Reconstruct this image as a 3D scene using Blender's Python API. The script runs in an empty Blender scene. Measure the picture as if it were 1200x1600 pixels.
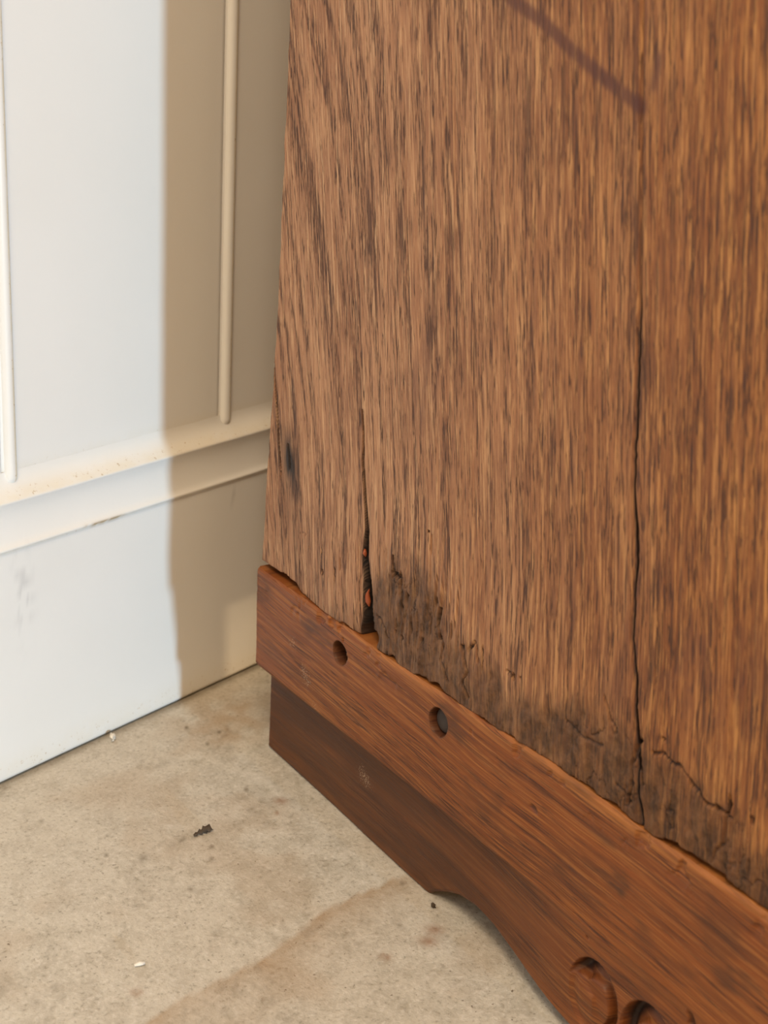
import bpy, math
import numpy as np
from mathutils import Matrix, Vector

sc = bpy.context.scene
COL = sc.collection

# ------------------------------------------------------------------ camera
cam_d = bpy.data.cameras.new('camera')
cam = bpy.data.objects.new('camera', cam_d)
COL.objects.link(cam)
PITCH, ROLL, YAW = 0.35129, 0.060216, 0.925124
CAM = Vector((0.0, -0.568, 0.42))
fwd = Vector((math.sin(YAW) * math.cos(PITCH), math.cos(YAW) * math.cos(PITCH), -math.sin(PITCH)))
rgt = Vector((math.cos(YAW), -math.sin(YAW), 0))
upv = rgt.cross(fwd)
r2 = math.cos(ROLL) * rgt + math.sin(ROLL) * upv
u2 = -math.sin(ROLL) * rgt + math.cos(ROLL) * upv
cam.matrix_world = Matrix(((r2.x, u2.x, -fwd.x, CAM.x), (r2.y, u2.y, -fwd.y, CAM.y),
                           (r2.z, u2.z, -fwd.z, CAM.z), (0, 0, 0, 1)))
cam_d.sensor_fit = 'VERTICAL'
cam_d.sensor_height = 36.0
cam_d.lens = 2233.08 / 1600 * 36.0
cam_d.clip_start = 0.01
cam_d.dof.use_dof = True
cam_d.dof.focus_distance = 0.70
cam_d.dof.aperture_fstop = 14
sc.camera = cam

# ------------------------------------------------------------------ world and lights
W = bpy.data.worlds.new('world')
sc.world = W
W.use_nodes = True
bg = W.node_tree.nodes['Background']
bg.inputs[0].default_value = (1.0, 0.645, 0.30, 1)
bg.inputs[1].default_value = 0.57

sun_d = bpy.data.lights.new('daylight', 'SUN')
sun = bpy.data.objects.new('daylight', sun_d)
COL.objects.link(sun)
SUN_R, SUN_E = 0.276, math.radians(3.2)          # sideways drift per metre towards the wall, elevation
hx, hy = SUN_R, 1.0
hl = math.hypot(hx, hy)
d = Vector((hx / hl * math.cos(SUN_E), hy / hl * math.cos(SUN_E), -math.sin(SUN_E)))
sun.rotation_euler = d.to_track_quat('-Z', 'Y').to_euler()
sun_d.energy = 1.9
sun_d.angle = math.radians(0.7)
sun_d.color = (0.56, 0.81, 1.0)

def area(name, loc, target, sx, sy, power, color):
    l = bpy.data.lights.new(name, 'AREA')
    l.shape = 'RECTANGLE'
    l.size, l.size_y, l.energy, l.color = sx, sy, power, color
    o = bpy.data.objects.new(name, l)
    COL.objects.link(o)
    o.location = loc
    o.rotation_euler = (Vector(target) - Vector(loc)).to_track_quat('-Z', 'Y').to_euler()
    return o

area('ceiling_lamp', (-0.75, -1.0, 2.3), (0.45, -0.1, 0.1), 0.7, 0.7, 34, (1.0, 0.80, 0.57))
area('window_light', (0.95, -2.6, 1.05), (0.3, 0, 0.35), 1.7, 1.2, 36, (0.70, 0.87, 1.0))
area('patch_light', (2.25, -1.65, 0.13), (0.65, 0, 0.03), 0.07, 0.07, 14, (1.0, 0.70, 0.38))  # added unseen light for the warm patch on the baseboard

vs = sc.view_settings
vs.view_transform = 'Standard'
vs.look = 'None'
vs.exposure = 0.0
vs.gamma = 1.0
vs.use_curve_mapping = False

# ------------------------------------------------------------------ helpers
def hash2(ix, iy, seed):
    h = (ix.astype(np.int64) * 374761393 + iy.astype(np.int64) * 668265263 + seed * 974634541) & 0xffffffff
    h = ((h ^ (h >> 13)) * 1274126177) & 0xffffffff
    h = (h ^ (h >> 16)) & 0xffff
    return h / 65535.0

def vnoise(x, y, seed=0):
    x0, y0 = np.floor(x), np.floor(y)
    fx, fy = x - x0, y - y0
    fx = fx * fx * (3 - 2 * fx)
    fy = fy * fy * (3 - 2 * fy)
    a, b = hash2(x0, y0, seed), hash2(x0 + 1, y0, seed)
    c, e = hash2(x0, y0 + 1, seed), hash2(x0 + 1, y0 + 1, seed)
    return (a * (1 - fx) + b * fx) * (1 - fy) + (c * (1 - fx) + e * fx) * fy

def fbm(x, y, seed=0, octv=4):
    t, a, s = 0, 0.5, 0
    for k in range(octv):
        t = t + a * vnoise(x * 2 ** k, y * 2 ** k, seed + k * 17)
        s += a
        a *= 0.5
    return t / s

def sstep(a, b, x):
    t = np.clip((x - a) / (b - a), 0, 1)
    return t * t * (3 - 2 * t)

def interp(x, pts):
    p = sorted(pts)
    return np.interp(x, [q[0] for q in p], [q[1] for q in p])

def seg_dist(S, Z, pts):
    """distance to a polyline"""
    best = np.full(S.shape, 9.0)
    for (ax, az), (bx, bz) in zip(pts[:-1], pts[1:]):
        dx, dz = bx - ax, bz - az
        t = np.clip(((S - ax) * dx + (Z - az) * dz) / (dx * dx + dz * dz + 1e-12), 0, 1)
        best = np.minimum(best, np.hypot(S - ax - t * dx, Z - az - t * dz))
    return best

def mesh_obj(name, V, loops, sizes, mat, parent=None, smooth=True, attrs=None):
    """V (n,3); loops flat vertex index array; sizes face sizes"""
    me = bpy.data.meshes.new(name)
    V = np.asarray(V, np.float32)
    loops = np.asarray(loops, np.int32)
    sizes = np.asarray(sizes, np.int32)
    me.vertices.add(len(V))
    me.vertices.foreach_set('co', V.ravel())
    me.loops.add(len(loops))
    me.loops.foreach_set('vertex_index', loops)
    me.polygons.add(len(sizes))
    me.polygons.foreach_set('loop_start', np.concatenate(([0], np.cumsum(sizes)[:-1])).astype(np.int32))
    me.polygons.foreach_set('loop_total', sizes)
    if smooth is True:
        me.polygons.foreach_set('use_smooth', np.ones(len(sizes), bool))
    elif smooth is not False:
        me.polygons.foreach_set('use_smooth', smooth)
    for k, (typ, arr) in (attrs or {}).items():
        a = me.attributes.new(k, typ, 'POINT')
        a.data.foreach_set('vector' if typ == 'FLOAT_VECTOR' else 'value', np.asarray(arr, np.float32).ravel())
    me.update(calc_edges=True)
    me.validate()
    o = bpy.data.objects.new(name, me)
    COL.objects.link(o)
    if mat:
        me.materials.append(mat)
    if parent:
        o.parent = parent
    return o

def tag(o, label=None, cat=None, group=None, kind=None):
    for k, v in (('label', label), ('category', cat), ('group', group), ('kind', kind)):
        if v:
            o[k] = v
    return o

def slab(name, S, Y, Z, back_y, mat, parent, attrs):
    """solid with a relief front: S,Y,Z are (nz,ns) grids; local x=S, y=Y (front is low y), z=Z"""
    nz, ns = S.shape
    F = np.stack([S, Y, Z], -1).reshape(-1, 3)
    idx = np.arange(nz * ns).reshape(nz, ns)
    q = np.stack([idx[:-1, :-1], idx[:-1, 1:], idx[1:, 1:], idx[1:, :-1]], -1).reshape(-1, 4)
    ring = np.concatenate([idx[0, :], idx[1:, -1], idx[-1, -2::-1], idx[-2:0:-1, 0]])
    m = len(ring)
    A = F[ring]
    B = A.copy()
    B[:, 1] = back_y
    base = nz * ns
    V = np.concatenate([F, A, B, B])
    i = np.arange(m)
    j = (i + 1) % m
    side = np.stack([base + i, base + m + i, base + m + j, base + j], -1)
    bot = base + 2 * m + np.arange(ns)
    top = base + 2 * m + (ns + nz - 1 - 1) + np.arange(ns)
    top = top[::-1]
    bk = np.stack([bot[1:], bot[:-1], top[:-1], top[1:]], -1)
    quads = np.concatenate([q, side, bk])
    at = {}
    for k, (typ, arr) in attrs.items():
        a = np.asarray(arr, np.float32).reshape(nz * ns, -1)
        at[k] = (typ, np.concatenate([a, a[ring], a[ring], a[ring]]))
    sm = np.ones(len(quads), bool)
    sm[len(q):] = False
    return mesh_obj(name, V, quads.ravel(), np.full(len(quads), 4), mat, parent, sm, at)

def box(name, lo, hi, mat, parent=None, bev=0.0015, grain='z'):
    """bevelled board"""
    import bmesh
    bm = bmesh.new()
    bmesh.ops.create_cube(bm, size=1)
    lo, hi = Vector(lo), Vector(hi)
    for v in bm.verts:
        v.co = Vector([lo[k] + (v.co[k] + .5) * (hi[k] - lo[k]) for k in range(3)])
    bmesh.ops.bevel(bm, geom=bm.edges[:], offset=bev, segments=2, affect='EDGES')
    me = bpy.data.meshes.new(name)
    bm.to_mesh(me)
    bm.free()
    co = np.empty(len(me.vertices) * 3, np.float32)
    me.vertices.foreach_get('co', co)
    co = co.reshape(-1, 3)
    if grain == 'z':
        g = np.stack([co[:, 0] + co[:, 1], co[:, 2], co[:, 0] + co[:, 1]], -1)
    elif grain == 'x':
        g = np.stack([co[:, 2] + co[:, 1], co[:, 0], co[:, 2] + co[:, 1]], -1)
    else:
        g = np.stack([co[:, 2] + co[:, 0], co[:, 1], co[:, 2] + co[:, 0]], -1)
    a = me.attributes.new('grain', 'FLOAT_VECTOR', 'POINT')
    a.data.foreach_set('vector', g.ravel().astype(np.float32))
    o = bpy.data.objects.new(name, me)
    COL.objects.link(o)
    me.materials.append(mat)
    if parent:
        o.parent = parent
    return o

# ------------------------------------------------------------------ materials
class NT:
    def __init__(s, name):
        s.m = bpy.data.materials.new(name)
        s.m.use_nodes = True
        s.t = s.m.node_tree
        s.b = s.t.nodes['Principled BSDF']
    def n(s, typ, **kw):
        o = s.t.nodes.new(typ)
        for k, v in kw.items():
            setattr(o, k, v)
        return o
    def put(s, sock, v):
        if isinstance(v, bpy.types.NodeSocket):
            s.t.links.new(v, sock)
        else:
            sock.default_value = v
    def attr(s, name, out='Fac'):
        a = s.n('ShaderNodeAttribute', attribute_name=name)
        return a.outputs[out]
    def pos(s):
        return s.n('ShaderNodeNewGeometry').outputs['Position']
    def vmul(s, v, xyz, add=(0, 0, 0)):
        a = s.n('ShaderNodeVectorMath', operation='MULTIPLY_ADD')
        s.put(a.inputs[0], v)
        a.inputs[1].default_value = xyz
        a.inputs[2].default_value = add
        return a.outputs[0]
    def noise(s, v, scale=1.0, detail=2.0, rough=0.5, dist=0.0):
        o = s.n('ShaderNodeTexNoise')
        s.put(o.inputs['Vector'], v)
        o.inputs['Scale'].default_value = scale
        o.inputs['Detail'].default_value = detail
        o.inputs['Roughness'].default_value = rough
        o.inputs['Distortion'].default_value = dist
        return o.outputs['Fac']
    def rng(s, v, a, b, c=0.0, e=1.0):
        o = s.n('ShaderNodeMapRange', interpolation_type='SMOOTHSTEP')
        s.put(o.inputs[0], v)
        for k, q in zip((1, 2, 3, 4), (a, b, c, e)):
            o.inputs[k].default_value = q
        return o.outputs[0]
    def math(s, op, a, b=0.0):
        o = s.n('ShaderNodeMath', operation=op)
        s.put(o.inputs[0], a)
        s.put(o.inputs[1], b)
        return o.outputs[0]
    def mix(s, f, a, b, mode='MIX'):
        o = s.n('ShaderNodeMix', data_type='RGBA', blend_type=mode)
        s.put(o.inputs[0], f)
        for sk, v in ((o.inputs[6], a), (o.inputs[7], b)):
            if isinstance(v, tuple) and len(v) == 3:
                v = v + (1,)
            s.put(sk, v)
        return o.outputs[2]
    def bump(s, h, strength, dist, nrm=None):
        o = s.n('ShaderNodeBump')
        s.put(o.inputs['Height'], h)
        o.inputs['Strength'].default_value = strength
        o.inputs['Distance'].default_value = dist
        if nrm:
            s.t.links.new(nrm, o.inputs['Normal'])
        return o.outputs[0]
    def done(s, color, rough, nrm=None, spec=0.5):
        s.put(s.b.inputs['Base Color'], color if not isinstance(color, tuple) else color + (1,))
        s.put(s.b.inputs['Roughness'], rough)
        s.b.inputs['Specular IOR Level'].default_value = spec
        if nrm:
            s.t.links.new(nrm, s.b.inputs['Normal'])
        return s.m

def wood(name, base, dark, light, pore, tint_a, tint_b, rough=(.45, .7), seed=0.0, spec=.3,
         pore_th=(.535, .625), pore_fac=.9, bump=.5, extra=True, drift=None, stain_col=(.095, .035, .028)):
    n = NT(name)
    g = n.attr('grain', 'Vector')              # x across the grain, y along it, z across the growth rings
    sd = (seed * 3.7, seed * 1.3, seed)
    sx = n.n('ShaderNodeSeparateXYZ')
    n.put(sx.inputs[0], g)
    cb = n.n('ShaderNodeCombineXYZ')
    n.put(cb.inputs[0], sx.outputs[2])
    n.put(cb.inputs[1], sx.outputs[1])
    rg = cb.outputs[0]
    broad = n.noise(n.vmul(rg, (45, 5, 1), sd), 1, 2)
    band = n.noise(n.vmul(rg, (170, 7, 1), sd), 1, 3, .6, .4)
    mid = n.noise(n.vmul(g, (480, 18, 1), sd), 1, 3, .65)
    fine = n.noise(n.vmul(g, (1500, 48, 1), sd), 1, 4, .7)
    por = n.noise(n.vmul(g, (1250, 72, 1), sd), 1, 3, .65, .3)
    por2 = n.noise(n.vmul(g, (700, 30, 1), (9, 4, 2)), 1, 3, .6, .3)
    blot = n.noise(n.vmul(g, (26, 22, 1), sd), 1, 4, .6)
    c = n.mix(n.rng(broad, .3, .7), tint_a, tint_b)
    if drift:
        dr = n.rng(n.math('ADD', sx.outputs[0], n.math('MULTIPLY', n.math('SUBTRACT', broad, .5), .12)), .06, .34)
        c = n.mix(dr, c, n.mix(n.rng(broad, .3, .7), drift[0], drift[1]))
        light = n.mix(dr, light, drift[2])
        dark = n.mix(dr, dark, drift[3])
    dens = n.rng(band, .38, .66)               # dense bands of pores between paler ones
    if drift:
        dens = n.math('MULTIPLY_ADD', n.math('SUBTRACT', dens, .5), n.math('SUBTRACT', 1.0, n.math('MULTIPLY', dr, .65)))
        dens.node.inputs[2].default_value = .5
    c = n.mix(n.rng(blot, .45, .75, 0, .6), c, dark)
    c = n.mix(n.math('MULTIPLY', dens, .42), c, dark)
    c = n.mix(n.rng(mid, .50, .70, 0, .8), c, light)
    c = n.mix(n.rng(mid, .46, .28, 0, .5), c, dark)
    c = n.mix(n.rng(fine, .51, .66, 0, .85), c, light)
    c = n.mix(n.rng(fine, .47, .33, 0, .8), c, dark)
    sh = n.math('MULTIPLY', n.math('SUBTRACT', dens, .5), .13)
    pm = n.math('MAXIMUM', n.rng(n.math('ADD', por, sh), pore_th[0], pore_th[1], 0, pore_fac),
                n.math('MULTIPLY', n.rng(n.math('ADD', por2, sh), pore_th[0] + .02, pore_th[1] + .02, 0, pore_fac), .75))
    c = n.mix(pm, c, pore)
    h = n.math('SUBTRACT', n.math('ADD', n.math('MULTIPLY', fine, .5), n.math('MULTIPLY', mid, .4)), n.math('MULTIPLY', pm, .8))
    if extra:
        rot = n.attr('rot')
        fk = n.rng(n.math('ADD', n.noise(n.vmul(g, (1300, 2400, 1)), 1, 2), n.math('MULTIPLY', n.attr('fleck'), .16)), .74, .80)
        nr = n.noise(n.vmul(g, (180, 150, 1), sd), 1, 5, .7)
        rc = n.mix(n.rng(nr, .35, .7), (.036, .018, .010), (.16, .077, .036))
        c = n.mix(n.math('MULTIPLY', rot, .95), c, rc)
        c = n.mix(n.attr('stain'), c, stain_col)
        c = n.mix(n.attr('knot_shade'), c, (.018, .015, .016))  # knots, and shade painted into cracks, gaps, holes and grooves
        c = n.mix(n.attr('raw'), c, (.50, .20, .055))
        c = n.mix(n.math('MULTIPLY', n.math('MULTIPLY', fk, n.rng(n.attr('fleck'), .1, .4)), .7), c, (.55, .42, .30))
        h = n.math('ADD', h, n.math('MULTIPLY', n.math('MULTIPLY', nr, rot), 1.5))
    nm = n.bump(h, bump, .0006)
    ro = n.rng(fine, .3, .7, rough[0], rough[1])
    return n.done(c, ro, nm, spec)

M_PANEL = wood('panel_wood', 0, (.20, .088, .046), (.60, .37, .21), (.055, .022, .014),
               (.44, .230, .125), (.36, .175, .092), seed=1,
               drift=((.33, .124, .037), (.25, .086, .025), (.52, .245, .078), (.125, .042, .016)))
M_RAIL = wood('rail_wood', 0, (.12, .036, .012), (.37, .145, .042), (.045, .014, .008),
              (.30, .092, .021), (.225, .064, .016), seed=3, rough=(.36, .58), spec=.3, pore_th=(.56, .66), pore_fac=.75, bump=.3, stain_col=(.070, .030, .016))
M_CARC = wood('carcass_wood', 0, (.16, .07, .03), (.42, .22, .1), (.05, .02, .01),
              (.3, .14, .06), (.24, .1, .04), seed=4, extra=False)

def paint():
    n = NT('white_wall_paint')
    p = n.pos()
    a = n.noise(p, 14, 3)
    c = n.mix(a, (.82, .82, .80), (.87, .87, .86))
    d1 = n.attr('dirt')  # dirt on wall and baseboard, painted shade on the beads
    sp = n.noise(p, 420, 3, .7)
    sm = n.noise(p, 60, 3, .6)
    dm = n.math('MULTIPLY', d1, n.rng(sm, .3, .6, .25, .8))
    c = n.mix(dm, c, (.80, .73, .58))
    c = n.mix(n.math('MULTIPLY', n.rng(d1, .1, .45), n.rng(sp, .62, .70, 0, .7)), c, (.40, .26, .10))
    c = n.mix(n.attr('scuff'), c, (.42, .27, .10))
    c = n.mix(n.attr('smudge'), c, (.52, .52, .53))
    h = n.noise(p, 500, 2)
    return n.done(c, .38, n.bump(h, .06, .0006), .5)
M_WALL = paint()

def concrete():
    n = NT('floor_concrete')
    p = n.pos()
    big = n.noise(p, 7, 3, .55, .4)
    med = n.noise(p, 70, 6, .66, .3)
    fin = n.noise(p, 420, 4, .68)
    spk = n.noise(p, 380, 2, .5)
    c = n.mix(n.rng(big, .35, .65), (.51, .475, .405), (.55, .51, .44))
    c = n.mix(n.rng(med, .40, .60, 0, .85), c, (.62, .58, .505))
    c = n.mix(n.rng(med, .46, .28, 0, .4), c, (.39, .34, .265))
    c = n.mix(n.rng(fin, .5, .70, 0, .6), c, (.74, .70, .64))
    c = n.mix(n.rng(fin, .46, .30, 0, .6), c, (.26, .23, .18))
    reg = n.noise(p, 12, 2)
    c = n.mix(n.math('MULTIPLY', n.rng(spk, .70, .76), n.rng(reg, .45, .6, .15, .9)), c, (.13, .10, .07))
    c = n.mix(n.attr('stain'), c, (.37, .235, .12))
    c = n.mix(n.attr('rust'), c, (.25, .10, .03))
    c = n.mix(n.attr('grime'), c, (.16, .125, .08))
    h = n.math('ADD', n.math('MULTIPLY', med, .8), n.math('MULTIPLY', fin, .5))
    return n.done(c, .62, n.bump(h, .5, .0022), .35)
M_FLOOR = concrete()

def simple(name, col, rough=.6, var=.25, scale=300):
    n = NT(name)
    a = n.noise(n.pos(), scale, 3)
    c = n.mix(a, tuple(v * (1 - var) for v in col), tuple(min(1, v * (1 + var)) for v in col))
    return n.done(c, rough, n.bump(a, .3, .0005))

# ------------------------------------------------------------------ floor
def graded(lo, hi, a, b, fine, coarse):
    """coordinates from lo to hi, fine between a and b"""
    return np.unique(np.round(np.concatenate([np.arange(lo, a, coarse), np.arange(a, b, fine), np.arange(b, hi + coarse, coarse)]), 6))

def floor_z(y):
    return -0.0285 * np.clip(-0.077 - y, 0, 0.45)      # the slab falls away gently from the wall

def grid_obj(name, X, Y, Z, mat, parent=None, attrs=None, flip=False):
    nr, nc = X.shape
    idx = np.arange(nr * nc).reshape(nr, nc)
    q = np.stack([idx[:-1, :-1], idx[:-1, 1:], idx[1:, 1:], idx[1:, :-1]], -1).reshape(-1, 4)
    if flip:
        q = q[:, ::-1]
    V = np.stack([X, Y, Z], -1).reshape(-1, 3)
    at = {k: (t, np.asarray(a).ravel()) for k, (t, a) in (attrs or {}).items()}
    return mesh_obj(name, V, q.ravel(), np.full(len(q), 4), mat, parent, True, at)

fx = graded(-1.8, 2.2, 0.20, 0.70, 0.0025, 0.08)
fy = graded(-2.6, 0.06, -0.40, 0.02, 0.0025, 0.05)
FX, FY = np.meshgrid(fx, fy)
FZ = floor_z(FY) + 0.0007 * (fbm(FX * 40, FY * 40, 3) - .5)
rag = fbm(FX * 60, FY * 60, 8)
edge_y = interp(FX, [(.30, -.199), (.346, -.1966), (.364, -.1944), (.4098, -.2028), (.4633, -.2018), (.52, -.214)]) + .004 * (rag - .5)
dn = edge_y - FY                                       # distance past the tide mark of an old spill
st = sstep(-.0006, .0015, dn) * np.exp(-np.clip(dn, 0, 1) / .014) * sstep(.30, .34, FX) * (1 - sstep(.49, .53, FX)) * (.35 + .55 * rag)
st += .40 * np.exp(-(np.hypot(FX - .56, FY + .035) / .04) ** 2) * sstep(.35, .65, fbm(FX * 90, FY * 90, 21))
st += .22 * sstep(.55, .72, fbm(FX * 22, FY * 22, 33))
rust = np.zeros_like(FX)
for (x, y, r) in ((.5151, -.1212, .0035), (.484, -.249, .004), (.475, -.252, .004), (.452, -.244, .0025), (.505, -.128, .0015), (.3560, -.1790, .0022)):
    rust += .7 * np.exp(-(np.hypot(FX - x, FY - y + .3 * (FX - x)) / r) ** 2)
gr = .6 * np.exp(-(seg_dist(FX, FY, [(.462, -.113), (.445, -.108), (.428, -.104)]) / .0022) ** 2) * sstep(.4, .6, fbm(FX * 250, FY * 250, 31))
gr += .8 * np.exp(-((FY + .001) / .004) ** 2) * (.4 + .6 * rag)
spots = sstep(.58, .70, fbm(FX * 260, FY * 260, 32)) * sstep(.50, .62, fbm(FX * 24, FY * 24, 34))
gr += .25 * spots
for (x, y, r) in ((.4494, -.1328, .0016), (.4576, -.1248, .0012), (.4255, -.1432, .0016), (.4263, -.108, .0022), (.4150, -.092, .0014), (.51, -.10, .0012), (.545, -.045, .0014), (.53, -.05, .001), (.535, -.028, .0013), (.4130, -.045, .001), (.5030, -.2150, .0015), (.4750, -.2360, .0012), (.4690, -.2300, .0010)):
    gr += .75 * np.exp(-(np.hypot(FX - x, FY - y) / r) ** 2)
fl = grid_obj('floor', FX, FY, FZ, M_FLOOR, None,
              {'stain': ('FLOAT', np.clip(st, 0, 1)), 'rust': ('FLOAT', np.clip(rust, 0, 1)), 'grime': ('FLOAT', np.clip(gr, 0, 1))})
tag(fl, kind='structure', label='stained beige concrete floor')

# ------------------------------------------------------------------ wall and baseboard
YP = 0.012
RB = .0037
BEADS = [.4442 + .1597 * k for k in range(-3, 5)]
wx = np.unique(np.concatenate([graded(-1.8, 2.2, .40, .70, .004, .1)] + [[b - RB - .0022, b - RB - .0017, b - RB - .0005, b - RB + .0002] for b in BEADS]))
wz = np.concatenate([np.arange(.172, .24, .003), np.arange(.24, .5, .02), np.arange(.5, 2.5, .1)])
WX, WZ = np.meshgrid(wx, wz)
WY = YP + .0006 * (fbm(WX * 9, WZ * 9, 5) - .5)
for b_ in BEADS:
    WY += .0008 * ((WX > b_ - RB - .0018) & (WX < b_ - RB - .0004)) * (WZ > .168)      # quirk beside each bead
wd = np.exp(-((WZ - .172) / .004) ** 2) * .30
wl = grid_obj('wall_left', WX, WY, WZ, M_WALL, None, {'dirt': ('FLOAT', wd)})
tag(wl, kind='structure', label='white painted wall panelling with raised vertical beads')

prof = [(.012, .1725), (.0117, .1700), (.0108, .1675), (.0092, .1650), (.0070, .1630), (.0045, .1613), (.0030, .1603),
        (.0022, .1597), (.0020, .1591), (.0024, .1583), (.0028, .1570), (.0035, .1548), (.0039, .1515), (.0038, .1480), (.0034, .1445),
        (.0027, .1412), (.0019, .1384), (.0010, .1364), (.0000, .1356), (-.0004, .1351), (-.0005, .1345), (-.0002, .1339),
        (.0006, .1334), (.0010, .1328), (.0010, .1315)]
prof += [(.0010 - .0022 * t, .1315 - .128 * t) for t in np.linspace(.06, 1, 24)]
prof += [(-.0010, .0020), (0.0, .0011), (.004, .0009), (.014, .0009)]
prof = np.array(prof)
bx = graded(-1.8, 2.2, .40, .70, .0015, .05)
BX, PI_ = np.meshgrid(bx, np.arange(len(prof)))
BY, BZ = prof[PI_, 0], prof[PI_, 1]
BY = BY + .0006 * (fbm(BX * 14, BZ * 14, 6) - .5)
BZ = BZ + .0008 * (fbm(BX * 12, BX * 0, 7) - .5) * sstep(.1, .13, BZ)
dirt = sstep(.1588, .1600, BZ) * (.6 - sstep(.1603, .166, BZ) * .5)
dirt = np.maximum(dirt, .35 * np.exp(-((BZ - .1333) / .0012) ** 2))
dirt = np.maximum(dirt, .35 * np.exp(-((BZ - .006) / .008) ** 2))
scuff = np.exp(-((BZ - .1338) / .0010) ** 2) * sstep(.478, .482, BX) * (1 - sstep(.505, .515, BX)) * sstep(.25, .5, fbm(BX * 300, BZ * 300, 9))
smud = .5 * sstep(.52, .7, fbm(BX * 240, BZ * 240, 12)) * np.exp(-(np.hypot((BX - .441) / .006, (BZ - .108) / .022)) ** 2)
smud += .6 * np.exp(-(np.hypot((BX - .601 - .3 * (BZ - .122)) / .0012, (BZ - .122) / .004)) ** 2)
bb = grid_obj('baseboard_left', BX, BY, BZ, M_WALL, None,
              {'dirt': ('FLOAT', dirt), 'scuff': ('FLOAT', scuff), 'smudge': ('FLOAT', smud)}, flip=True)
tag(bb, kind='structure', label='white moulded baseboard with dusty sloped ledge and lip')

def bead(x, lean):
    na, r = 12, .0037
    zs = np.concatenate([[.1655, .1657, .1663, .1675, .1692, .171], np.arange(.18, .46, .02), np.arange(.5, 2.5, .2)])
    ang = np.linspace(0, math.pi, na)
    V = []
    for z in zs:
        k = math.sqrt(max(0.0, 1 - max(0, (.1695 - z) / .0041) ** 2))
        for a in ang:
            V.append((x + r * math.cos(a) * (.35 + .65 * k), YP + .0004 - .0036 * math.sin(a) * k + 0, z))
    V = np.array(V)
    bead_shade = 1.6 * sstep(.0002, .0018, V[:, 0] - x)  # shaded right half of the bead, painted beige
    idx = np.arange(len(V)).reshape(len(zs), na)
    q = np.stack([idx[:-1, :-1], idx[1:, :-1], idx[1:, 1:], idx[:-1, 1:]], -1).reshape(-1, 4)
    return mesh_obj('bead', V, q.ravel(), np.full(len(q), 4), M_WALL, wl, True, {'dirt': ('FLOAT', bead_shade)})  # painted bead shade is carried in this attribute

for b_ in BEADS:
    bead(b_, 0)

# ------------------------------------------------------------------ cabinet
CY = 0.3027984
ux, uy = -math.sin(CY), -math.cos(CY)
cab = bpy.data.objects.new('cabinet', None)
COL.objects.link(cab)
cab.location = (.55233, -.07704, 0)
cab.rotation_euler = (0, 0, math.atan2(uy, ux))
tag(cab, 'old weathered brown wooden cabinet with cracked side boards and a scroll-carved base rail', 'cabinet')
SL = 0.60                  # depth of the side
N_PANEL, N_RAIL = .004, .008

EDGE = [(.0045, .4117), (.0037, .367), (.0029, .3202), (.0014, .2609), (-.001, .212), (-.004, .1679), (-.0067, .1141)]
CR_A = [(-.0040, .262), (-.0011, .2355), (.0025, .22), (.0053, .2067), (.0084, .1897), (.0115, .175)]
CR_B = [(.085, .2282), (.0873, .2159), (.0879, .203), (.0907, .1906), (.0927, .1813), (.0956, .1688), (.0963, .1555), (.0992, .1429), (.101, .1297), (.1023, .1162), (.103, .09)]
WD_B = [(.231, .0), (.2159, .0006), (.203, .0012), (.1906, .0014), (.1813, .0016), (.1688, .0024), (.1555, .0044), (.1429, .0058), (.1297, .0066), (.1162, .0095), (.09, .010)]
CR_C = [(.225, .55), (.2504, .3856), (.262, .3127), (.2638, .2962), (.2663, .2771), (.2682, .2574), (.2699, .2451), (.2734, .2307), (.2757, .221), (.2769, .2054), (.2792, .1873), (.2842, .1728), (.2874, .1575), (.2906, .148), (.2928, .1381), (.2948, .1261), (.2988, .1158), (.301, .09)]
WD_C = [(.6, .00012), (.33, .00012), (.312, .0006), (.28, .0008), (.2574, .0009), (.245, .0006), (.2307, .0016), (.221, .0013), (.2054, .0006), (.1873, .0006), (.1728, .0009), (.1575, .0010), (.148, .0012), (.1381, .0006), (.1261, .0009), (.1158, .0006), (.09, .0006)]
inv = lambda pts: [(z, s) for s, z in pts]
RT = [(-.0054, .113), (.0361, .1128), (.0619, .113), (.097, .1135), (.131, .1120), (.1732, .1137), (.2018, .1139), (.2452, .1160), (.281, .1153), (.3057, .1140), (.3254, .1152), (.365, .115), (.6, .115)]
ROT_E = [(-.02, .10), (.07, .108), (.095, .125), (.106, .1489), (.120, .163), (.1314, .165), (.150, .168), (.165, .150), (.1780, .143), (.1904, .140), (.2118, .1372), (.2512, .1530), (.2746, .1534), (.2908, .148), (.3186, .145), (.3408, .1433), (.3574, .1364), (.42, .13), (.6, .13)]
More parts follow.
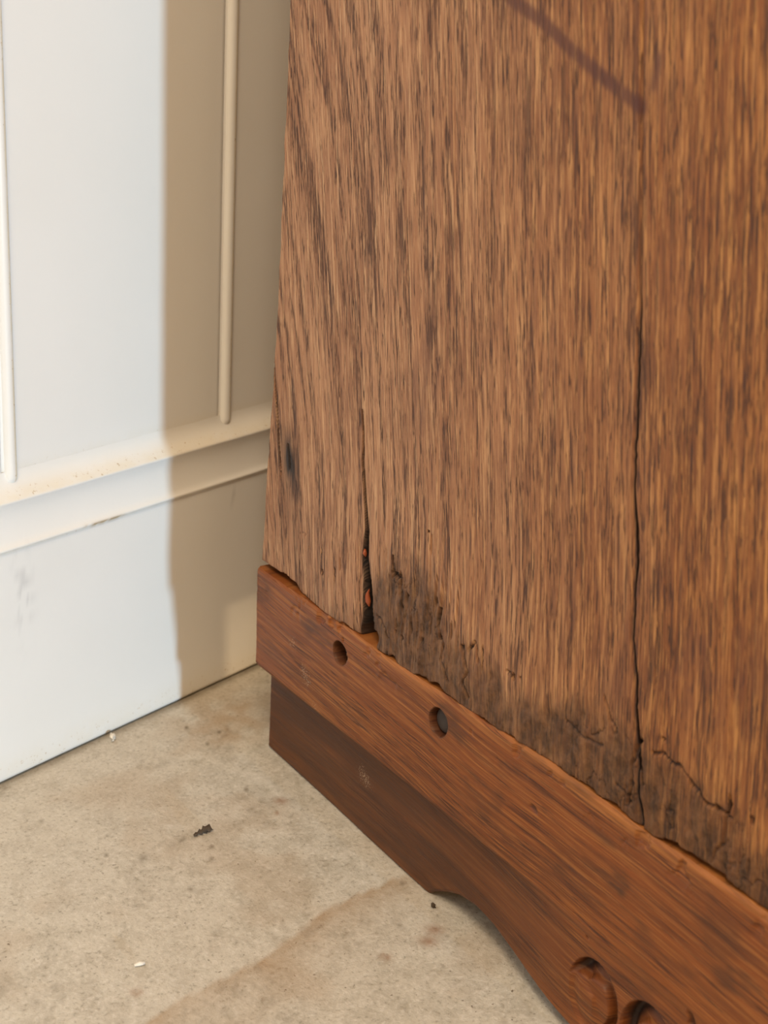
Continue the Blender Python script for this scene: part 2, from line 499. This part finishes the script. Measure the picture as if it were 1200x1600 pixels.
PITS = [(.1198, .1591, .0011, .0060, 3.2), (.1235, .1560, .0022, .0018, 3.0), (.1272, .1530, .0012, .0052, 3.0), (.1556, .1547, .0010, .0026, 2.2), (.1588, .1479, .0012, .0060, 3.0),
        (.1444, .1858, .0007, .0007, 2.5), (.1475, .1800, .0005, .0060, 1.6), (.1333, .1476, .0012, .0040, 2.2), (.148, .1319, .0015, .0014, 2.2), (.1387, .1364, .0008, .0040, 1.8),
        (.169, .1456, .0007, .004, 1.6), (.2145, .1431, .0011, .0018, 4.5), (.2120, .1440, .0020, .0005, 1.6), (.219, .1446, .0007, .0007, 2.0), (.1610, .1395, .0014, .0020, 3.0),
        (.153, .1420, .0006, .005, 1.6), (.130, .1430, .0006, .004, 1.6), (.1265, .1305, .0008, .0040, 1.8), (.1320, .1270, .0016, .0010, 1.8), (.3388, .1455, .0008, .0035, 3.0), (.3388, .1418, .0018, .0008, 3.0),
        (.333, .1420, .0008, .0010, 2.0), (.1932, .1415, .0005, .006, 1.6), (.3030, .1560, .0010, .0008, 1.6), (.350, .146, .0010, .002, 1.6), (.352, .128, .0006, .004, 1.5),
        (.0570, .1450, .0006, .0016, 1.6), (.0600, .1340, .0007, .0020, 1.6), (.0720, .1360, .0006, .0060, 1.2), (.0760, .1440, .0006, .0040, 1.2), (.0435, .1420, .0005, .0012, 1.4)]
LINES = [([(.2990, .1480), (.305, .1500), (.312, .1490), (.322, .1440), (.327, .1410)], .0005, 1.6),
         ([(.327, .1410), (.333, .1425), (.338, .1420)], .0006, 2.0),
         ([(.3388, .1500), (.3392, .1300), (.336, .1240), (.335, .1200)], .0004, 1.3),
         ([(.178, .142), (.183, .132), (.181, .125), (.185, .119)], .0005, 1.6),
         ([(.183, .142), (.187, .1475), (.190, .1400)], .0005, 1.6),
         ([(.250, .139), (.262, .136), (.272, .138)], .0004, 1.0),
         ([(.2915, .150), (.2890, .139), (.2912, .131), (.2900, .120)], .0005, 1.8),
         ([(.270, .158), (.275, .150), (.279, .147)], .0004, 1.1),
         ([(.283, .1255), (.2880, .1240), (.2915, .1215)], .0004, 1.2),
         ([(.160, .143), (.164, .137), (.163, .129), (.170, .122)], .0005, 1.4),
         ([(.110, .130), (.118, .127), (.121, .122)], .0005, 1.2),
         ([(.0335, .147), (.0390, .1475), (.0420, .150)], .0003, .5)]

jz = lambda Z: (vnoise(Z * 0 + 5.1, Z * 420, 47) - .5) * .0006 * (Z < .33)

def panel_field(S, Z):
    """relief (m, + is out of the face) and masks for stains, knots and painted crack shade on the boards"""
    hN = .0005 * (fbm(S * 30, Z * 6, 41) - .5)
    gl = S + .15 * Z
    hN += .00035 * (fbm(gl * 520, Z * 14, 42, 3) - .5)
    jag = (vnoise(S * 0 + 3.3, Z * 300, 44) - .5) * .0005 + (vnoise(S * 0 + 1.3, Z * 90, 45) - .5) * .0012
    # splits
    a = np.abs(S - interp(Z, inv(CR_A)) - jag * .5)
    wa = interp(Z, [(.262, .0002), (.2355, .0008), (.2, .0007), (.175, .0002), (.17, .0)])
    ca = (1 - sstep(wa * .5, wa + .0004, a)) * (wa > 0) * (Z < .262)
    hN -= .004 * ca
    b = np.abs(S - interp(Z, inv(CR_B)) - jag)
    wb = interp(Z, WD_B) * .5
    cb = (1 - sstep(wb, wb + .0006, b)) * (Z < .2282)
    hN -= .013 * cb
    lip = np.exp(-((b - wb) / .004) ** 2) * (Z < .19) * sstep(.2, .13, Z)
    hN -= .0012 * lip
    kk = np.clip(wb / .0012, 0, 1)
    crk = (1 - sstep(wb + .0001 + .0003 * kk, wb + .0007 + .0005 * kk, b)) * sstep(.2282, .212, Z)
    # decay
    rag = fbm(S * 70, Z * 55, 50)
    rag2 = fbm(S * 380, Z * 120, 51)
    e = interp(S, ROT_E) + (rag - .5) * .020 + (rag2 - .5) * .012
    rot = np.maximum(sstep(-.010, .016, e - Z), .9 * sstep(.016, .004, Z - interp(S, RT) - .006 * rag2) * sstep(.10, .12, S)) * (.55 + .9 * (fbm(S * 240, Z * 30, 49) - .2))
    lump = fbm(S * 150, Z * 110, 52, 5) - .5
    hN += rot * (.0030 * lump - .0007)
    fur = np.clip(fbm(S * 420, Z * 38, 53, 3) - .56, 0, 1)
    hN -= .006 * fur * np.exp(-(np.hypot((S - .143) / .035, (Z - .148) / .028)) ** 2)
    cell = np.abs(fbm(S * 110, Z * 60, 54, 4) - .5)
    hN -= .0011 * rot * (1 - sstep(.0, .022, cell)) * sstep(.45, .6, fbm(S * 40, Z * 40, 55))
    fiss = rot * (1 - sstep(.0, .013, cell)) * sstep(.45, .6, fbm(S * 40, Z * 40, 55))
    gouge = np.zeros_like(S)
    for (ps, pz, rs, rz, dp) in PITS:
        w = (vnoise(S * 900, Z * 500, 57) - .5) * .7
        q = np.hypot((S - ps + .12 * (Z - pz)) / rs, (Z - pz) / rz) + w
        hN -= dp * .001 * (1 - sstep(.55, 1.15, q))
        gouge = np.maximum(gouge, min(1, dp / 2.4) * (1 - sstep(.6, 1.1, q)))
    for pts, w, dp in LINES:
        q = seg_dist(S + (vnoise(S * 300, Z * 300, 61) - .5) * .002, Z + (vnoise(S * 300, Z * 300, 62) - .5) * .002, pts)
        hN -= dp * .001 * (1 - sstep(w * .5, w + .0006, q))
        gouge = np.maximum(gouge, min(1, dp / 1.6) * (1 - sstep(w * .3, w + .0003, q)) * (.4 + .6 * sstep(.3, .5, vnoise(S * 400, Z * 300, 63))))
    hN += .0030 * sstep(.03, .07, S) * sstep(.20, .12, Z)
    # branch of the joint crack near the rail
    q = seg_dist(S, Z, [(.2874, .160), (.2912, .148), (.2943, .1381), (.2965, .133)])
    hN -= .003 * (1 - sstep(.0003, .001, q))
    # gap above the rail
    rt = interp(S, RT)
    left = 1 - sstep(.030, .038, S)
    gapz = rt - .0004 + .0036 * left + .0018 * sstep(.5, .8, fbm(S * 120, S * 0, 58)) + .0030 * np.exp(-((S - .1629) / .006) ** 2) + .0026 * np.exp(-((S - .333) / .02) ** 2)
    hN -= .006 * (1 - sstep(-.0004, .0006, Z - gapz))
    chunk = np.exp(-(((S - .1045) / .0055) ** 4)) * (1 - sstep(.1175, .1205, Z + .004 * (rag2 - .5)))
    hN -= .008 * chunk
    # masks
    deep = sstep(.0010, .0032, -hN)
    stn = np.exp(-(seg_dist(S, Z, [(.165, .4225), (.1731, .4182), (.1933, .4109), (.2132, .4006), (.2356, .391), (.2508, .385)]) / .0029) ** 4) * (.5 + .5 * fbm(S * 300, Z * 40, 64))
    stn += .8 * np.exp(-(seg_dist(S, Z, [(.2565, .4024), (.2557, .3926)]) / .0024) ** 2) * (.4 + fbm(S * 300, Z * 60, 65))
    stn += .35 * np.exp(-((S - interp(Z, inv(CR_C))) / .004) ** 2) * sstep(.15, .2, Z) * fbm(S * 500, Z * 30, 66)
    stn += .5 * np.exp(-(np.hypot((S - .2760) / .010, (Z - .165) / .012)) ** 2) * rag
    stn += .55 * np.exp(-(np.hypot((S - .135) / .010, (Z - .262) / .030)) ** 2) * sstep(.4, .65, fbm(S * 260, Z * 24, 67))
    stn += .45 * np.exp(-(np.hypot((S - .320) / .04, (Z - .19) / .03)) ** 2) * sstep(.5, .7, fbm(S * 90, Z * 50, 68))
    kz = fbm(S * 420, Z * 60, 69)
    knt_shade = np.exp(-(np.hypot((S - .0190 + .25 * (Z - .183)) / .0075, (Z - .183) / .015)) ** 2) * (.38 + 1.1 * kz)
    knt_shade += .35 * np.exp(-(np.hypot((S - .0215) / .006, (Z - .165) / .022)) ** 2) * kz
    knt_shade += .35 * np.exp(-(np.hypot((S - .030) / .004, (Z - .135) / .022)) ** 2) * kz
    kc = seg_dist(S, Z, [(.0175, .1905), (.0195, .1845), (.0203, .1790)])
    hN -= .0022 * (1 - sstep(.0003, .0010, kc))
    cad = (1 - sstep(wa * .7, wa + .0009, a)) * sstep(.262, .25, Z) * sstep(.172, .19, Z)
    knt_shade = np.maximum(np.maximum(knt_shade, cad * .9), deep * .97)  # shade inside splits, pits and gaps painted in from here on
    knt_shade = np.maximum(knt_shade, np.maximum(crk * .99, np.maximum(gouge * .85, np.clip(fiss, 0, 1) * .75)))
    cz = np.abs(S - interp(Z, inv(CR_C)) - jz(Z)) - interp(Z, WD_C) * .5
    knt_shade = np.maximum(knt_shade, .9 * (1 - sstep(.0001, .0008, cz)) * sstep(.35, .30, Z))
    raw = .55 * np.exp(-(((S - .1045) / .006) ** 4)) * (1 - sstep(.1175, .1205, Z))
    return hN, np.clip(rot, 0, 1), np.clip(stn, 0, 1), np.clip(knt_shade, 0, .98), np.clip(raw, 0, 1)

def grain_coord(S, Z):
    g0 = S + .15 * (Z - .25) + .0010 * (fbm(S * 14, Z * 9, 70) - .5)
    g = g0
    sp = np.log1p(np.exp((Z - .20) / .03)) * .03
    g = g + .20 * np.exp(-(np.clip(S, 0, 1) / .065) ** 2) * sp
    g = g + .0020 * (fbm(S * 14, Z * 9, 71) - .5) * 2 + .0006 * (fbm(S * 60, Z * 40, 72) - .5)
    return np.stack([g0, Z + .004 * fbm(S * 200, Z * 3, 73), g], -1)

def board(s_lo, s_hi, cols, zs, mat, name='side_board'):
    T, Z = np.meshgrid(cols, zs)
    S = s_lo(Z) + (s_hi(Z) - s_lo(Z)) * T
    hN, rot, stn, knt_shade, raw = panel_field(S, Z)
    # eased long edges
    ed = np.minimum(S - s_lo(Z), s_hi(Z) - S)
    hN = hN - .0009 * (1 - sstep(0, .0014, ed))
    Y = -(N_PANEL + hN)
    return slab(name, S, Y, Z, .014, mat, cab,
                {'grain': ('FLOAT_VECTOR', grain_coord(S, Z)), 'rot': ('FLOAT', rot), 'stain': ('FLOAT', stn), 'knot_shade': ('FLOAT', knt_shade), 'raw': ('FLOAT', raw)})

zs = np.unique(np.round(np.concatenate([np.arange(.092, .26, .00055), np.arange(.26, .45, .0008), np.arange(.45, .961, .03)]), 6))

edge = lambda Z: interp(Z, inv(EDGE) + [(.96, .012)]) + (vnoise(Z * 0 + 2.2, Z * 160, 48) - .5) * .0010
jc = lambda Z: interp(Z, inv(CR_C)) + jz(Z)
wc = lambda Z: interp(Z, WD_C) * .5
cl = np.unique(np.round(np.concatenate([np.linspace(0, .30, 160), np.linspace(.30, .36, 80), np.linspace(.36, 1, 340)]), 6))
board(edge, lambda Z: jc(Z) - wc(Z), cl, zs, M_PANEL)
cr = np.unique(np.round(np.concatenate([np.linspace(0, .36, 200), np.linspace(.36, 1, 40)]), 6))
board(lambda Z: jc(Z) + wc(Z), lambda Z: Z * 0 + SL, cr, zs, M_PANEL)

# ---- base rail, one carved board
BOT = [(-.0045, .0005), (0, .0), (.0712, -.0019), (.121, -.0037), (.157, -.0047), (.1600, -.0040), (.1656, .0003), (.1705, .0034), (.1755, .0060), (.1829, .0091), (.1953, .0109), (.2103, .0091), (.2249, .0064),
       (.2438, .0028), (.2618, -.0002), (.2748, -.0018), (.285, -.0030), (.293, -.0020), (.2965, .0010), (.300, .0070)]
BOT = BOT + [(.6 - s, z - .014 * max(0, (.3 - s) / .3)) for s, z in BOT[:-1]][::-1]
HOLES = [(.0822, .0975, .0062, .010), (.1675, .0983, .0070, .0075)]
SCR = [(.2843, .0215, 1), (.3165, .0215, -1)]

def rail_field(S, Z):
    rt = interp(S, RT) + .0004 * (vnoise(S * 160, S * 0, 80) - .5)
    # upper face stands proud of the lower face
    up = sstep(.0465, .0560, Z)
    keep = 1 - .75 * sstep(.20, .27, S) * (1 - sstep(.33, .40, S))
    n = N_RAIL * (1 - (1 - up) * keep)
    # towards the front corner the unseen rail end slants to shape the wall shadow
    n = n + (.004 - .0085 * np.clip((.113 - Z) / .07, 0, 1) - n) * sstep(.375, .44, S)
    n = n + .0006 * (fbm(S * 16, Z * 22, 81) - .5) + .00025 * (fbm(S * 12, Z * 520, 82, 3) - .5)
    # worn upper arris
    w = .0008 + .0014 * fbm(S * 90, S * 0, 83)
    n = n - .0014 * (1 - sstep(0, w, rt - Z)) ** 1.5
    n = n - .0016 * sstep(.62, .75, fbm(S * 130, Z * 90, 84)) * sstep(.016, .002, rt - Z)
    dark = np.zeros_like(S)  # shade of holes, dents and scroll grooves, painted into the colour
    for hs, hz, r, dp in HOLES:
        q = np.hypot(S - hs, Z - hz) + .0005 * (vnoise(S * 300, Z * 300, 85) - .5)
        m = 1 - sstep(r - .0006, r + .0003, q)
        n = n - dp * m
        dark = np.maximum(dark, .7 * (1 - sstep(r - .0006, r + .0014, q)))
    for cs, cz, sg in SCR:
        ds, dz = (S - cs) * sg, Z - cz
        r = np.hypot(ds / .0152, dz / .0188)
        th = np.arctan2(dz, ds)                 # 0 towards the neighbouring scroll
        span = sstep(-1.5, -.9, th) * (1 - sstep(2.3, 3.0, th))
        wr = (.44 + .14 * np.sin(th)) * span + .02
        t = (1.0 - r) / wr
        groove = np.where((t > 0) & (t < 1), 1 - .55 * t, 0) * sstep(0, .10, t) * sstep(1.0, .80, t)
        groove = np.where(t >= 1, 0, groove)
        n = n - .0068 * groove * span
        disc = sstep(.98, .80, r)
        n = n - .0012 * disc * span - .0012 * sstep(.5, .95, r) * disc
        dark = np.maximum(dark, .9 * span * sstep(.55, .78, groove))
    # old dents
    for ps, pz, rs, rz, dp in ((.3375, .0480, .0022, .0050, .0018), (.3450, .0440, .006, .0022, .0010), (.282, .0545, .012, .0010, .0008), (.277, .0480, .0010, .0008, .001), (.2380, .0900, .0022, .0018, .0009)):
        q = np.hypot((S - ps + .3 * (Z - pz)) / rs, (Z - pz + .12 * (S - ps)) / rz) + (vnoise(S * 500, Z * 500, 86) - .5) * .6
        m = 1 - sstep(.5, 1.2, q)
        n = n - dp * m
        dark = np.maximum(dark, .55 * m)
    blot = sstep(.56, .74, fbm(S * 34, Z * 60, 87)) * sstep(.055, .08, Z)
    stn = .65 * blot * fbm(S * 120, Z * 500, 88) * 1.6 + .35 * sstep(.6, .75, fbm(S * 26, Z * 40, 89)) * sstep(.28, .34, S)
    # darker tone over the lower face
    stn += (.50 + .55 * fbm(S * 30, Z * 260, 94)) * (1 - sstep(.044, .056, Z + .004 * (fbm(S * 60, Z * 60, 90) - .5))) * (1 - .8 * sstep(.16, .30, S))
    return n, np.clip(stn, 0, .9), np.clip(dark, 0, .95)

sc1 = np.unique(np.round(np.concatenate([np.arange(0, .072, .0009), np.arange(.072, .092, .00028), np.arange(.092, .155, .0009), np.arange(.155, .18, .00028), np.arange(.18, .262, .0008), np.arange(.262, .345, .00045), np.arange(.345, .39, .0009), np.arange(.39, SL + .004, .006)]), 6))
tz = np.unique(np.round(np.concatenate([np.linspace(0, .76, 170), np.linspace(.76, .94, 80), np.linspace(.94, 1, 16)]), 6))
TS, TZ = np.meshgrid(sc1, tz)
zb = interp(TS, BOT)
zt = interp(TS, RT) + .0004 * (vnoise(TS * 160, TS * 0, 80) - .5)
RZ = zb + (zt - zb) * TZ
s_left = 0.0 - .0042 * sstep(.046, .057, RZ) - .0012 * sstep(.06, .113, RZ)
RS = s_left + TS * (SL + .004 - s_left) / (SL + .004)
n_, stn_, drk_ = rail_field(RS, RZ)
e0 = RS - s_left
n_ = n_ - .0012 * (1 - sstep(0, .0018, e0))
e1 = RZ - zb
n_ = n_ - .0012 * (1 - sstep(0, .0020, e1))
ga = RZ + .010 * (fbm(RS * 7, RZ * 5, 91) - .5) + .05 * RS
gg = np.stack([ga, RS * .5, ga], -1)
Zr = np.zeros_like(RS)
worn = .42 * (1 - sstep(.0008, .0030 + .0060 * fbm(RS * 40, RZ * 30, 92), zt - RZ)) * sstep(.05, .09, RS) * sstep(.3, .6, fbm(RS * 40, RZ * 300, 93))
flk = np.zeros_like(RS)
for fs, fz in ((.0365, .084), (.0480, .0735), (.0530, .0680), (.0970, .0330), (.1030, .0290), (.0620, .0560)):
    flk += np.exp(-(np.hypot(RS - fs, (RZ - fz)) / .0055) ** 2)
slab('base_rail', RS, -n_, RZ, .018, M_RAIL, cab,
     {'grain': ('FLOAT_VECTOR', gg), 'rot': ('FLOAT', Zr), 'stain': ('FLOAT', stn_), 'knot_shade': ('FLOAT', drk_), 'raw': ('FLOAT', worn), 'fleck': ('FLOAT', flk)})

# peg stub recessed in the second hole
M_PEG = simple('peg_wood', (.045, .032, .027), .7)
def disc(name, s, z, r, n, th, mat, parent):
    k = 28
    V, loops, sizes = [], [], []
    rings = [(r, n - th), (r, n - .0006), (r * .9, n), (r * .5, n + .0003)]
    for rr, nn in rings:
        for i in range(k):
            a = 2 * math.pi * i / k
            V.append((s + rr * math.cos(a), -nn, z + rr * math.sin(a)))
    V.append((s, -n - .0003, z))
    for j in range(len(rings) - 1):
        for i in range(k):
            i2 = (i + 1) % k
            loops += [j * k + i, j * k + i2, (j + 1) * k + i2, (j + 1) * k + i]
            sizes.append(4)
    for i in range(k):
        loops += [(len(rings) - 1) * k + i, (len(rings) - 1) * k + (i + 1) % k, len(V) - 1]
        sizes.append(3)
    return mesh_obj(name, np.array(V), loops, sizes, mat, parent)
disc('peg', .1675, .0983, .0060, .0048, .006, M_PEG, cab)['label'] = 'dark peg sunk in its hole'

# orange splinters in the split
M_SPL = simple('raw_splinter', (.32, .07, .02), .5, .3)
def lump(name, pts, r, mat, parent=None, seed=0, rough=.4):
    """small tapered irregular chip following pts with radii r (metres)"""
    k = 10
    rng = np.random.default_rng(seed)
    pts = [Vector(p) for p in pts]
    V, loops, sizes = [], [], []
    for i, p in enumerate(pts):
        t = (pts[min(i + 1, len(pts) - 1)] - pts[max(i - 1, 0)]).normalized()
        a = t.orthogonal().normalized()
        b = t.cross(a)
        for j in range(k):
            q = 2 * math.pi * j / k
            rr = r[i] * (1 + rough * (rng.random() - .5))
            V.append(p + rr * (math.cos(q) * a + .7 * math.sin(q) * b))
    for i in range(len(pts) - 1):
        for j in range(k):
            j2 = (j + 1) % k
            loops += [i * k + j, i * k + j2, (i + 1) * k + j2, (i + 1) * k + j]
            sizes.append(4)
    loops += list(range(k))[::-1]
    sizes.append(k)
    loops += [(len(pts) - 1) * k + j for j in range(k)]
    sizes.append(k)
    return mesh_obj(name, np.array([tuple(v) for v in V]), loops, sizes, mat, parent, True)
o = lump('splinter', [(.0955, -.0008, .1395), (.0962, -.0030, .1360), (.0985, -.0034, .1320), (.0992, -.0032, .1296)], [.0006, .0013, .0013, .0003], M_SPL, cab, 1)
o['label'] = 'orange splinter in the split'
o = lump('splinter', [(.0968, -.0012, .1700), (.0975, -.0020, .1660), (.0990, -.0026, .1620), (.0996, -.0012, .1580)], [.0005, .0007, .0010, .0004], M_SPL, cab, 2)
o['label'] = 'orange splinter in the split'
o = lump('splinter', [(.0932, -.0036, .1585), (.0940, -.0042, .1565), (.0946, -.0038, .1550)], [.0006, .0011, .0004], M_SPL, cab, 3)
o['label'] = 'small pink splinter beside the split'

# ---- rest of the carcass (seen only from aside), lower openings shaped for the light
CWD = .95
box('back_panel', (.006, .1965, .058), (.022, CWD, .955), M_CARC, cab)
box('base_board', (.023, .019, .094), (SL - .022, CWD - .02, .112), M_CARC, cab, grain='y')
box('front_panel', (SL - .020, .0145, .116), (SL, CWD - .0205, .955), M_CARC, cab)
box('apron_rail', (SL - .018, .0185, .026), (SL + .002, CWD - .0205, .1155), M_CARC, cab, grain='y')  # unseen; hangs low to keep the sun from under the carcass
box('foot', (SL - .030, .0185, -.0165), (SL + .002, .046, .0255), M_CARC, cab)
box('foot', (.006, .0185, -.004), (.022, .196, .955), M_CARC, cab)  # unseen; put in wide to cut off the edge of the warm patch
box('foot', (SL - .06, CWD - .02, -.016), (SL, CWD, .0895), M_CARC, cab)
box('foot', (.0225, CWD - .02, -.006), (.08, CWD, .0895), M_CARC, cab)
box('side_panel', (.0225, CWD - .02, .09), (SL, CWD, .955), M_CARC, cab)
box('cabinet_top', (.0, -.004, .9605), (SL, CWD, .985), M_CARC, cab, bev=.004, grain='x')

# ------------------------------------------------------------------ small debris on the floor
M_CHIP = simple('white_paint_flake', (.86, .80, .70), .5, .1)
M_CRUMB = simple('dark_crumb', (.075, .05, .03), .8, .5)
def debris(name, x, y, pts, r, mat, label, cat, seed, group=None):
    z = float(floor_z(np.array(y)))
    o = lump(name, pts, r, mat, None, seed, .9)
    o.location = (x, y, z + .0006)
    tag(o, label, cat, group)
    return o
debris('paint_flake', .4956, -.0075, [(-.0022, -.002, .0006), (-.0006, 0, .0014), (.0012, .0012, .0016), (.0024, .0022, .0008)], [.0008, .0018, .0017, .0006], M_CHIP,
       'small white paint flake on the concrete at the foot of the baseboard', 'paint flake', 11)
debris('paint_flake', .6235, -.0072, [(-.0012, 0, .0006), (0, 0, .0011), (.0012, .0006, .0006)], [.0005, .0011, .0005], M_CHIP,
       'tiny pale paint flake in the gap behind the cabinet corner', 'paint flake', 12)
debris('paint_flake', .3689, -.1669, [(-.0022, .001, .0003), (0, 0, .0006), (.0022, -.0012, .0003)], [.0005, .0010, .0004], M_CHIP,
       'flat white paint flake lying alone on open concrete', 'paint flake', 13)
debris('dirt_clump', .4631, -.1136, [(-.0058, .0014, .0004), (-.0044, .0008, .0008), (-.0032, .0011, .0006), (-.0018, .0002, .0012), (-.0004, .0006, .0009), (.0008, -.0003, .0017), (.0020, .0004, .0013), (.0030, -.0010, .0018), (.0040, -.0014, .0010), (.0047, -.0024, .0006)], [.0004, .0010, .0006, .0014, .0009, .0019, .0013, .0018, .0011, .0005], M_CRUMB,
       'dark brown crumbly dirt clump on the middle of the floor', 'debris', 14)
debris('grit_crumb', .4975, -.2385, [(-.0012, 0, .0006), (0, 0, .0012), (.0012, .0006, .0006)], [.0006, .0013, .0006], M_CRUMB,
       'black grit crumb where the base rail leaves the floor', 'debris', 15)
